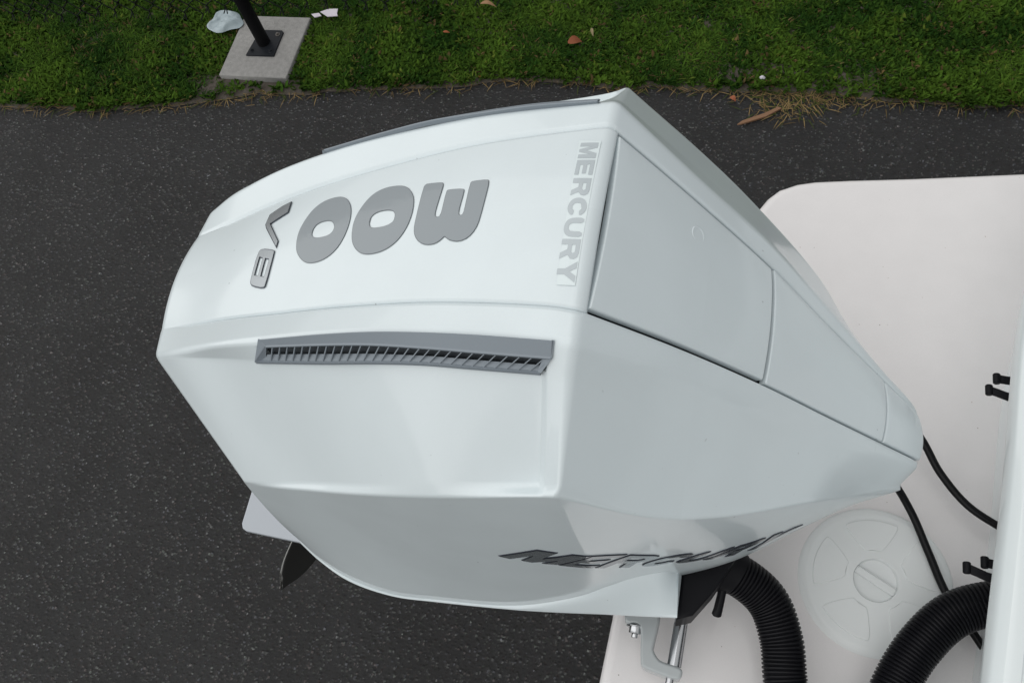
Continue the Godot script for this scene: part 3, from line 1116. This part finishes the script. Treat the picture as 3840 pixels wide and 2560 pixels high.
func lettering_parts(e: Node3D, back: Vector3) -> void:
	var on_top := func(p: Vector2, h: float) -> Vector3: return Vector3(p.x, panel_y(p.x, p.y) + h, p.y)
	var under := Vector3(-0.35, 1.2, 0)
	var cells := [["three", [], 1], ["zero_mid", ["zero_mid_hole"], 2], ["zero_left", ["zero_left_hole"], 2]]
	for q in cells:
		var o := chaikin(DEC[q[0]], q[2])
		var holes := q[1].map(func(k): return chaikin(DEC[k], 2)) as Array
		var edge := Mb.new()
		var grown: PackedVector2Array = Geometry2D.offset_polygon(o, 0.0008)[0]
		var small := holes.map(func(k): return Geometry2D.offset_polygon(k, -0.0008)[0])
		lettering(edge, grown, small, on_top, 0.0005, 0.006, under, false)
		var n := part("numeral", edge, M.numeral_edge, e)
		n.position = back
		var face := Mb.new()
		lettering(face, o, holes, on_top, 0.0010, 0.006, under)
		part("numeral_face", face, M.numeral, n)
	# chromed V and 8
	for q in [["v", []], ["eight", ["slot1", "slot2"]]]:
		var o := chaikin(DEC[q[0]], 0 if q[0] == "v" else 1)
		var holes := q[1].map(func(k): return chaikin(DEC[k], 0)) as Array
		var m := Mb.new()
		lettering(m, o, holes, on_top, 0.0016, 0.006, under)
		var badge := part("emblem", m, M.chrome_dark, e)
		badge.position = back
		var face := Mb.new()
		var inset: Array = Geometry2D.offset_polygon(o, -0.0011)
		var wide := holes.map(func(k): return Geometry2D.offset_polygon(k, 0.0008)[0])
		for piece in inset:
			lettering(face, piece, wide, on_top, 0.0021, 0.006, under)
		part("emblem_face", face, M.chrome, badge)
	# the pale word across the top edge of the panel
	var film := Mb.new()
	lettering(film, PackedVector2Array([Vector2(-0.1285, -0.0895), Vector2(-0.1285, 0.0900), Vector2(-0.1475, 0.0900), Vector2(-0.1530, -0.0915)]), [], on_top, 0.0003, 0.005, under, false)
	var w := part("word_decal", film, M.decal_film, e)
	w.position = back
	var word := "MERCURY"
	for i in 7:
		var ch := word[i]
		var z0 := -0.0870 + 0.0252 * i
		var width := 0.0226 if ch != "E" else 0.0205
		var to := func(q: Array) -> Array: return [-0.1505 + 0.0195 * q[1] + (z0 + 0.087) * 0.008, z0 + width * q[0]]
		var m := Mb.new()
		var holes := [chaikin(R_HOLE.map(to), 0)] if ch == "R" else []
		lettering(m, chaikin(LETTERS[ch].map(to), 1 if ch in ["C", "U"] else 0), holes, on_top, 0.0006, 0.004, under, false)
		part("letter", m, M.decal_pale, w)
	# the slanted chrome word low on each side
	var base := [[-0.215, 1.752], [-0.15, 1.746], [-0.104, 1.728], [-0.058, 1.692], [-0.008, 1.668], [0.040, 1.645], [0.088, 1.615], [0.13, 1.580], [0.18, 1.545]]
	var big_m := [[-0.228, 1.758], [-0.171, 1.808], [-0.145, 1.803], [-0.167, 1.772], [-0.127, 1.799], [-0.104, 1.790], [-0.151, 1.747], [-0.171, 1.747], [-0.149, 1.767], [-0.184, 1.747], [-0.198, 1.751], [-0.180, 1.779], [-0.213, 1.752]]
	for s in [1.0, -1.0]:
		var root := Node3D.new()
		root.name = "side_word"
		root.position = back
		e.add_child(root, true)
		for i in 7:
			var ch := word[i]
			var x0 := -0.150 + 0.0465 * (i - 1)
			var height := lerpf(0.043, 0.028, (i - 1) / 5.0)
			var to := func(q: Array) -> Array:
				var x: float = x0 + 0.043 * q[0]
				var by := 0.0
				for k in base.size() - 1:
					if x <= base[k + 1][0] or k == base.size() - 2:
						by = lerpf(base[k][1], base[k + 1][1], (x - base[k][0]) / (base[k + 1][0] - base[k][0]))
						break
				return [x + 0.046 * q[1], by + height * q[1]]
			var shape: Array = big_m if i == 0 else LETTERS[ch].map(to)
			var outline := chaikin(shape, 1 if ch in ["C", "U"] else 0)
			var holes := [chaikin(R_HOLE.map(to), 0)] if ch == "R" else []
			var place := func(p: Vector2, h: float) -> Vector3: return wall_place(p.x, p.y, h, s)
			var m := Mb.new()
			lettering(m, outline, holes, place, 0.0012, 0.005, Vector3(-0.05, 1.7, 0))
			var l := part("letter", m, M.logo_edge, root)
			var face := Mb.new()
			var wide := holes.map(func(k): return Geometry2D.offset_polygon(k, 0.0008)[0])
			for piece in Geometry2D.offset_polygon(outline, -0.0010):
				lettering(face, piece, wide, place, 0.0017, 0.005, Vector3(-0.05, 1.7, 0), false)
			if face.v.size():
				part("letter_face", face, M.logo, l)


func ellipse_loft(m: Mb, stations: Array) -> void:
	var rows := []
	var centers := []
	for q in stations:
		var c := Vector3(q[0], q[1], 0)
		var r := []
		for k in 33:
			var a := TAU * (k % 32) / 32
			r.append(c + Vector3(cos(a) * q[2], cos(a) * q[2] * 0.25, sin(a) * q[3]))
		rows.append(r)
		centers.append(c)
	m.grid(rows, Vector3.ZERO, centers)


func below(e: Node3D, back: Vector3) -> void:
	# black rigging boot between the cowl and the hose
	var m := Mb.new()
	var top := [Vector2(0.0095, 0.240), Vector2(0.0105, 0.3035), Vector2(0.034, 0.294), Vector2(0.062, 0.253), Vector2(0.090, 0.199), Vector2(0.060, 0.14), Vector2(0.0, 0.14)]
	var o := PackedVector2Array(top)
	m.slab(o, 1.435, 1.515, 0.006, 3)
	part("rigging_boot", m, M.black, e).position = back
	# drain tube hanging beside the hose
	m = Mb.new()
	var tp := [Vector3(0.079, 1.43, 0.225), Vector3(0.077, 1.42, 0.245), Vector3(0.075, 1.41, 0.262), Vector3(0.0735, 1.405, 0.270), Vector3(0.073, 1.404, 0.273)]
	m.tube(tp, [0.0065, 0.007, 0.0075, 0.008, 0.005], 14)
	part("drain_tube", m, M.rubber, e).position = back
	# cast bracket and rod at the platform's edge
	m = Mb.new()
	var arm := chaikin([[-0.0724, 0.2900], [-0.0145, 0.2800], [-0.0150, 0.2998], [-0.0200, 0.3355], [-0.0187, 0.3427], [-0.0103, 0.3534], [-0.0007, 0.3565], [0.0230, 0.3587], [0.0302, 0.3639], [0.0295, 0.3728], [0.0237, 0.3802], [-0.0068, 0.3754], [-0.0326, 0.3704], [-0.0376, 0.3640], [-0.0428, 0.3138], [-0.0476, 0.3071], [-0.0548, 0.3046], [-0.0631, 0.3073], [-0.0707, 0.3052]], 1)
	m.slab(arm, 1.345, 1.40, 0.004, 4)
	var arm_part := part("steering_bracket", m, M.cast, e)
	arm_part.position = back
	m = Mb.new()
	m.tube([Vector3(0.0193, 1.388, 0.272), Vector3(0.018, 1.388, 0.30), Vector3(0.0148, 1.388, 0.3585)], [0.0102, 0.0102, 0.0102], 24)
	m.tube([Vector3(0.0273, 1.384, 0.272), Vector3(0.0262, 1.384, 0.30), Vector3(0.0235, 1.384, 0.3585)], [0.0038, 0.0038, 0.0038], 12)
	m.tube([Vector3(0.0125, 1.380, 0.372), Vector3(0.011, 1.380, 0.385), Vector3(0.009, 1.380, 0.42)], [0.0065, 0.0065, 0.0065], 12)
	part("rod", m, M.steel, arm_part)
	m = Mb.new()
	var bt := Transform3D(Basis(Vector3(1, 0, 0), PI / 2), Vector3(-0.0525, 1.388, 0.3065))
	m.lathe([[0.0, 0.020], [0.0045, 0.020], [0.005, 0.019], [0.005, 0.013], [0.0095, 0.013], [0.010, 0.012], [0.010, 0.003], [0.014, 0.003], [0.0145, 0.0], [0.0, 0.0]], 12, bt, Vector3(0, 0.006, 0))
	part("bolt", m, M.steel, arm_part)
	# midsection, gearcase, plate and propeller under the cowl
	m = Mb.new()
	ellipse_loft(m, [[-0.22, 1.46, 0.26, 0.20], [-0.28, 1.30, 0.22, 0.16], [-0.42, 1.05, 0.17, 0.09], [-0.56, 0.80, 0.18, 0.065], [-0.62, 0.72, 0.20, 0.05], [-0.70, 0.62, 0.17, 0.03], [-0.74, 0.55, 0.16, 0.028]])
	part("midsection", m, M.paint, e).position = back
	m = Mb.new()
	m.slab(PackedVector2Array([Vector2(-1.120, 0.158), Vector2(-1.132, 0.152), Vector2(-1.138, 0.140), Vector2(-1.140, 0.0), Vector2(-1.138, -0.140), Vector2(-1.132, -0.152), Vector2(-1.120, -0.158), Vector2(-0.90, -0.166), Vector2(-0.62, -0.10), Vector2(-0.48, -0.03), Vector2(-0.48, 0.03), Vector2(-0.62, 0.10), Vector2(-0.90, 0.166)]), 0.708, 0.722, 0.004, 3)
	part("anti_ventilation_plate", m, M.lower, e).position = back
	m = Mb.new()
	var gt := Transform3D(Basis(Vector3(0, 0, 1), PI / 2), Vector3(-0.55, 0.5, 0))
	m.lathe([[0.0, -0.02], [0.03, 0.0], [0.06, 0.06], [0.075, 0.16], [0.075, 0.34], [0.068, 0.44], [0.0, 0.44]], 32, gt, Vector3(0, 0.2, 0))
	part("gearcase", m, M.paint, e).position = back
	m = Mb.new()
	m.lathe([[0.0, 0.44], [0.062, 0.44], [0.062, 0.50], [0.056, 0.60], [0.05, 0.62], [0.0, 0.62]], 32, gt, Vector3(0, 0.5, 0))
	var prop := part("propeller", m, M.prop, e)
	prop.position = back
	for k in 4:
		var rows := []
		for i in 15:
			var f := i / 14.0
			var r := lerpf(0.055, 0.268, f)
			var taper := sqrt(maxf(0.0, 1.0 - pow(f, 2.6)))
			var row := []
			for j in 9:
				var w := (j / 8.0 - 0.5) * 2.0
				row.append(Vector3(-1.022 - 0.055 * f + 0.016 * w * taper + 0.008 * w * w * taper, -0.075 * w * taper, r - 0.02 * w * w * f))
			rows.append(row)
		var both := []
		for r in rows:
			var loop := []
			for p in r:
				loop.append(p)
			for j in range(8, -1, -1):
				loop.append(r[j] + Vector3(0.0045, 0, 0))
			loop.append(r[0])
			both.append(loop)
		var turn := Basis(Vector3(1, 0, 0), TAU * k / 4.0)
		m = Mb.new()
		var placed := both.map(func(r): return r.map(func(p): return turn * p + Vector3(0, 0.5, 0)))
		m.grid(placed, Vector3.ZERO, placed.map(func(r): return (r[4] + r[13]) * 0.5))
		part("blade", m, M.prop, prop)


func dense(ctrl: Array, step: float) -> Array:
	var fine := []
	for i in (ctrl.size() - 1) * 40 + 1:
		fine.append(spline(ctrl, i / 40.0))
	var o := [fine[0]]
	var left := step
	for i in range(1, fine.size()):
		var a: Vector3 = fine[i - 1]
		var b: Vector3 = fine[i]
		var l := a.distance_to(b)
		var d := 0.0
		while d + left <= l:
			d += left
			o.append(a.lerp(b, d / l))
			left = step
		left -= l - d
	return o


func rigging() -> void:
	var ctrl := [Vector3(0.035, 1.432, 0.20), Vector3(0.088, 1.418, 0.200), Vector3(0.150, 1.395, 0.231), Vector3(0.178, 1.382, 0.285), Vector3(0.190, 1.374, 0.350), Vector3(0.212, 1.370, 0.430), Vector3(0.265, 1.370, 0.470), Vector3(0.325, 1.374, 0.415), Vector3(0.351, 1.380, 0.328), Vector3(0.385, 1.388, 0.262), Vector3(0.433, 1.396, 0.207), Vector3(0.492, 1.402, 0.180), Vector3(0.57, 1.406, 0.168)]
	var step := 0.0062 / 8.0
	var path := dense(ctrl, step)
	var rad := []
	for i in path.size():
		var f := fposmod(i / 8.0, 1.0)
		rad.append(0.0345 - 0.0026 * smoothstep(0.52, 0.68, f) * (1.0 - smoothstep(0.86, 1.0, f)))
	var m := Mb.new()
	m.tube(path, rad, 40)
	var hose := thing("corrugated_hose", "thick black corrugated hose looping from the motor over the platform to the coaming", "hose", Vector3(0.25, 1.3, 0.3))
	var o := part("tube", m, M.rubber, hose)
	o.position = -hose.position
	m = Mb.new()
	m.tube(dense([Vector3(0.060, 1.427, 0.200), Vector3(0.090, 1.418, 0.2005), Vector3(0.100, 1.4145, 0.204)], 0.004), range(12).map(func(_k): return 0.0368) + range(20).map(func(_k): return 0.0368), 32)
	part("cuff", m, M.black, hose).position = -hose.position
	# two plain cables
	var c1 := [Vector3(0.30, 1.40, -0.15), Vector3(0.385, 1.37, -0.100), Vector3(0.430, 1.345, -0.040), Vector3(0.474, 1.34, 0.009), Vector3(0.526, 1.342, 0.041), Vector3(0.60, 1.345, 0.075)]
	var c2 := [Vector3(0.28, 1.44, -0.03), Vector3(0.345, 1.37, -0.008), Vector3(0.386, 1.336, 0.036), Vector3(0.414, 1.324, 0.092), Vector3(0.444, 1.3215, 0.160), Vector3(0.485, 1.32, 0.217), Vector3(0.506, 1.32, 0.245), Vector3(0.60, 1.32, 0.33)]
	for q in [[c1, "thin black cable curving from the motor's nose to the coaming, clear of the hatch"], [c2, "thin black cable crossing the round hatch and passing under the hose"]]:
		var fine := dense(q[0], 0.006)
		m = Mb.new()
		m.tube(fine, fine.map(func(_p): return 0.0066), 16)
		var t := thing("cable", q[1], "cable", Vector3(0.45, 1.3, 0.1), "cables from the motor to the boat")
		part("sheath", m, M.cable, t).position = -t.position


func leaf_shape(length: float, width: float, curl: float, col: Color) -> Mb:
	var rows := []
	for i in 7:
		var f := i / 6.0
		var w := width * 0.5 * sin(PI * pow(clampf(f * 0.94 + 0.04, 0, 1), 0.8))
		var y := curl * (sin(f * PI) - f * 0.3)
		rows.append([Vector3(-w, y + w * 0.35, f * length - length / 2), Vector3(0, y, f * length - length / 2), Vector3(w, y + w * 0.35, f * length - length / 2)])
	var m := Mb.new()
	m.grid(rows, Vector3(0, -1, 0), [], col)
	return m


func litter() -> void:
	# crumpled plastic bag against the footing
	var noise := FastNoiseLite.new()
	noise.seed = 8
	noise.frequency = 9.0
	noise.noise_type = FastNoiseLite.TYPE_CELLULAR
	noise.cellular_return_type = FastNoiseLite.RETURN_DISTANCE2_SUB
	var rows := []
	for i in 25:
		var r := []
		for j in 25:
			var u := j / 24.0 * 2 - 1
			var w := i / 24.0 * 2 - 1
			var q := Vector2(u * sqrt(1 - w * w / 2), w * sqrt(1 - u * u / 2))
			var edge := 1.0 - pow(q.length(), 3.0)
			var a := q.angle()
			q *= 1.0 + 0.10 * sin(a * 3 + 1) + 0.06 * sin(a * 5)
			var y := 0.012 + 0.05 * maxf(0.0, edge) * (0.6 + 0.4 * sin(u * 3.0 + w)) + 0.022 * noise.get_noise_2d(u * 0.22 + 3.0, w * 0.22) * maxf(0.25, edge) - 0.012 * absf(sin(u * 4.0 + w * 2.5)) * edge
			r.append(Vector3(q.x * 0.088, maxf(y, 0.004), q.y * 0.070))
		rows.append(r)
	var m := Mb.new()
	m.grid(rows, Vector3(0, -1, 0))
	var film := mat(Color(0.33, 0.40, 0.43), 0.3)
	var b := part("plastic_bag", m, film)
	b.position = Vector3(-2.362, 0.050, -2.262)
	tag(b, "crumpled translucent plastic bag lying in the grass behind the black post", "plastic bag")
	# two torn scraps of white paper
	var paper := mat(Color(0.62, 0.58, 0.64), 0.8)
	for q in [[[-0.045, -0.008, -0.015, -0.038, 0.034, -0.036, 0.040, -0.004, 0.052, 0.018, -0.006, 0.012], Vector3(-1.850, 0.05, -2.330), "larger folded white paper scrap beside the footing"], [[-0.03, -0.002, 0.0, -0.020, 0.024, 0.006, -0.010, 0.014], Vector3(-1.910, 0.046, -2.327), "smaller pointed white paper scrap at the corner of the footing"]]:
		var o := PackedVector2Array()
		for k in range(0, q[0].size(), 2):
			o.append(Vector2(q[0][k], q[0][k + 1]))
		m = Mb.new()
		m.slab(o, 0.0, 0.004, 0.0005, 1)
		for i in m.v.size():
			m.v[i].y += 0.25 * absf(m.v[i].x) + 0.1 * m.v[i].z
		var s := part("paper_scrap", m, paper)
		s.position = q[1]
		tag(s, q[2], "paper", "paper scraps by the footing")
	# dead leaves, each of its own shape
	var leaves := [
		[Vector3(-0.672, 0.052, -2.225), 0.062, 0.042, 0.012, 1.9, Color(0.20, 0.055, 0.018), "broad rust brown dead leaf lying alone on the lawn above the motor's ridge"],
		[Vector3(-1.098, 0.060, -2.415), 0.075, 0.020, 0.02, 1.5, Color(0.30, 0.17, 0.085), "long curled tan leaf near the top of the lawn"],
		[Vector3(-1.262, 0.050, -2.255), 0.032, 0.012, 0.004, 1.6, Color(0.26, 0.07, 0.02), "small orange leaf fragment in the grass left of the rust leaf"],
		[Vector3(-1.065, 0.020, -2.035), 0.022, 0.010, 0.003, 1.2, Color(0.30, 0.08, 0.02), "tiny orange leaf fragment at the lawn edge above the vent"],
		[Vector3(-0.605, 0.050, -2.285), 0.045, 0.013, 0.008, 0.3, Color(0.24, 0.19, 0.10), "narrow straw coloured leaf just right of the rust leaf"],
		[Vector3(0.02, 0.018, -1.985), 0.030, 0.020, 0.008, 0.9, Color(0.30, 0.09, 0.04), "curled orange leaf at the end of the wood splinter"],
	]
	for q in leaves:
		var lm := mat(q[5], 0.8)
		var s := part("dead_leaf", leaf_shape(q[1], q[2], q[3], Color.WHITE), lm)
		s.position = q[0]
		s.rotation = Vector3(0.12, q[4], 0.15)
		tag(s, q[6], "leaf", "dead leaves on the lawn")
	# splinter of wood
	m = Mb.new()
	m.slab(PackedVector2Array([Vector2(-0.098, 0.050), Vector2(-0.080, 0.030), Vector2(0.0, -0.012), Vector2(0.055, -0.050), Vector2(0.070, -0.044), Vector2(0.010, 0.004), Vector2(-0.070, 0.042)]), 0.0, 0.008, 0.001, 1)
	var w := part("wood_splinter", m, mat(Color(0.22, 0.12, 0.065), 0.8))
	w.position = Vector3(0.145, 0.008, -1.910)
	tag(w, "flat brown splinter of wood on the asphalt by dry grass", "wood")
	# white pebble
	m = Mb.new()
	m.lathe([[0.0, 0.012], [0.006, 0.011], [0.010, 0.006], [0.011, 0.002], [0.008, -0.002]], 9, Transform3D(Basis().scaled(Vector3(1.2, 1, 0.8)), Vector3.ZERO))
	var pebble := part("pebble", m, mat(Color(0.62, 0.60, 0.66), 0.7))
	pebble.position = Vector3(0.127, 0.03, -2.09)
	tag(pebble, "small white pebble at the lawn edge above the wood splinter", "stone")


func tuft(blades: int, length: float, width: float, lean: float, seed_: int, broad: bool) -> ArrayMesh:
	var r := RandomNumberGenerator.new()
	r.seed = seed_
	var m := Mb.new()
	for b in blades:
		var a := r.randf() * TAU
		var dir := Vector3(cos(a), 0, sin(a))
		var sidev := Vector3(-dir.z, 0, dir.x)
		var l := length * r.randf_range(0.6, 1.15)
		var w := width * r.randf_range(0.7, 1.2)
		var tip := lean * r.randf_range(0.5, 1.3)
		var base := Vector3(r.randf_range(-0.015, 0.015), 0, r.randf_range(-0.015, 0.015))
		var shade := r.randf_range(0.35, 1.6)
		var col := Color(shade, shade, shade * 0.9)
		var rows := []
		for i in 4:
			var f := i / 3.0
			var prof: float = [0.35, 1.0, 0.8, 0.05][i] if broad else [0.8, 1.0, 0.7, 0.05][i]
			var p := base + dir * l * (f * tip) + Vector3.UP * l * (f * (1.0 - 0.55 * tip * f))
			rows.append([p - sidev * w * 0.5 * prof, p + sidev * w * 0.5 * prof])
		m.grid(rows, base - dir * 0.02 - Vector3.UP, [], col)
	return m.mesh()


func scatter(called: String, label: String, mesh: ArrayMesh, places: Array) -> void:
	var mm := MultiMesh.new()
	mm.transform_format = MultiMesh.TRANSFORM_3D
	mm.use_colors = true
	mm.mesh = mesh
	mm.instance_count = places.size()
	for i in places.size():
		mm.set_instance_transform(i, places[i][0])
		mm.set_instance_color(i, places[i][1])
	var o := MultiMeshInstance3D.new()
	o.name = called
	o.multimesh = mm
	o.material_override = M.leaf
	add_child(o, true)
	tag(o, label, called.replace("_", " "), "", "stuff")


func greenery() -> void:
	var patch := FastNoiseLite.new()
	patch.seed = 17
	patch.frequency = 1.6
	patch.fractal_octaves = 3
	var kinds := [tuft(7, 0.055, 0.0055, 0.75, 1, false), tuft(6, 0.046, 0.013, 0.85, 2, true), tuft(5, 0.038, 0.019, 0.9, 3, true)]
	var sets := [[], [], []]
	for i in 82000:
		var x := rng.randf_range(-4.3, 1.9)
		var e := ragged(x)
		var d := pow(rng.randf(), 1.15) * 1.25 if i < 62000 else rng.randf_range(1.15, 3.0)
		var z := e - 0.015 - d
		# kept off the footing, thin at the worn spots
		if x > -2.292 and x < -1.94 and z < -1.93 and z > -2.32:
			continue
		var bare := 0.0
		if absf(x + 2.13) < 0.26 and z > -1.97:
			bare = 0.86
		if absf(x - 0.30) < 0.34 and d < 0.11:
			bare = 0.72
		if d < 0.05:
			bare = maxf(bare, 0.5)
		if rng.randf() < bare:
			continue
		var p := patch.get_noise_2d(x, z)
		var k := 0
		if p + rng.randf_range(-0.35, 0.35) > -0.12:
			k = 1 if rng.randf() < 0.6 else 2
		var size := rng.randf_range(0.65, 1.15)
		var t := Transform3D(Basis(Vector3.UP, rng.randf() * TAU).scaled(Vector3(size, size * rng.randf_range(0.7, 1.1), size)), Vector3(x, 0.012, z))
		var tone := patch.get_noise_2d(x * 1.7 + 40.0, z * 1.7)
		var col := Color(0.017, 0.048, 0.008).lerp(Color(0.066, 0.125, 0.016), clampf(0.5 + tone + rng.randf_range(-0.4, 0.4), 0, 1))
		if rng.randf() < 0.02:
			col = Color(0.11, 0.15, 0.025)
		elif rng.randf() < 0.03:
			col = Color(0.12, 0.085, 0.04)
		col *= rng.randf_range(0.65, 1.25)
		sets[k].append([t, col])
	scatter("grass", "narrow bladed lawn grass beyond the asphalt", kinds[0], sets[0])
	scatter("lawn_weeds", "broad leaved weeds growing through the lawn", kinds[1], sets[1])
	scatter("clover", "low round leaved clover in the lawn", kinds[2], sets[2])
	# straw at the ragged edge and in the worn spots
	var straw := tuft(1, 0.070, 0.0030, 1.3, 9, false)
	var dry := []
	for i in 3000:
		var x := rng.randf_range(-4.0, 1.8)
		var z := ragged(x) - rng.randf_range(-0.01, 0.06)
		if i < 170:
			x = -2.13 + rng.randfn() * 0.13
			z = -1.915 + rng.randfn() * 0.03
		elif i < 340:
			x = 0.22 + rng.randfn() * 0.07
			z = -1.955 + rng.randfn() * 0.03
		elif i < 620:
			x = 0.33 + rng.randfn() * 0.18
			z = -2.02 + rng.randfn() * 0.025
		var size := rng.randf_range(0.4, 1.1)
		var t := Transform3D(Basis(Vector3.UP, rng.randf() * TAU).scaled(Vector3(size, size * 0.30, size)), Vector3(x, 0.006, z))
		var col := Color(0.24, 0.17, 0.085) * rng.randf_range(0.4, 1.2)
		if rng.randf() < 0.3:
			col = Color(0.055, 0.075, 0.02)
		dry.append([t, col])
	scatter("dry_grass", "straw coloured dead grass along the ragged lawn edge", straw, dry)
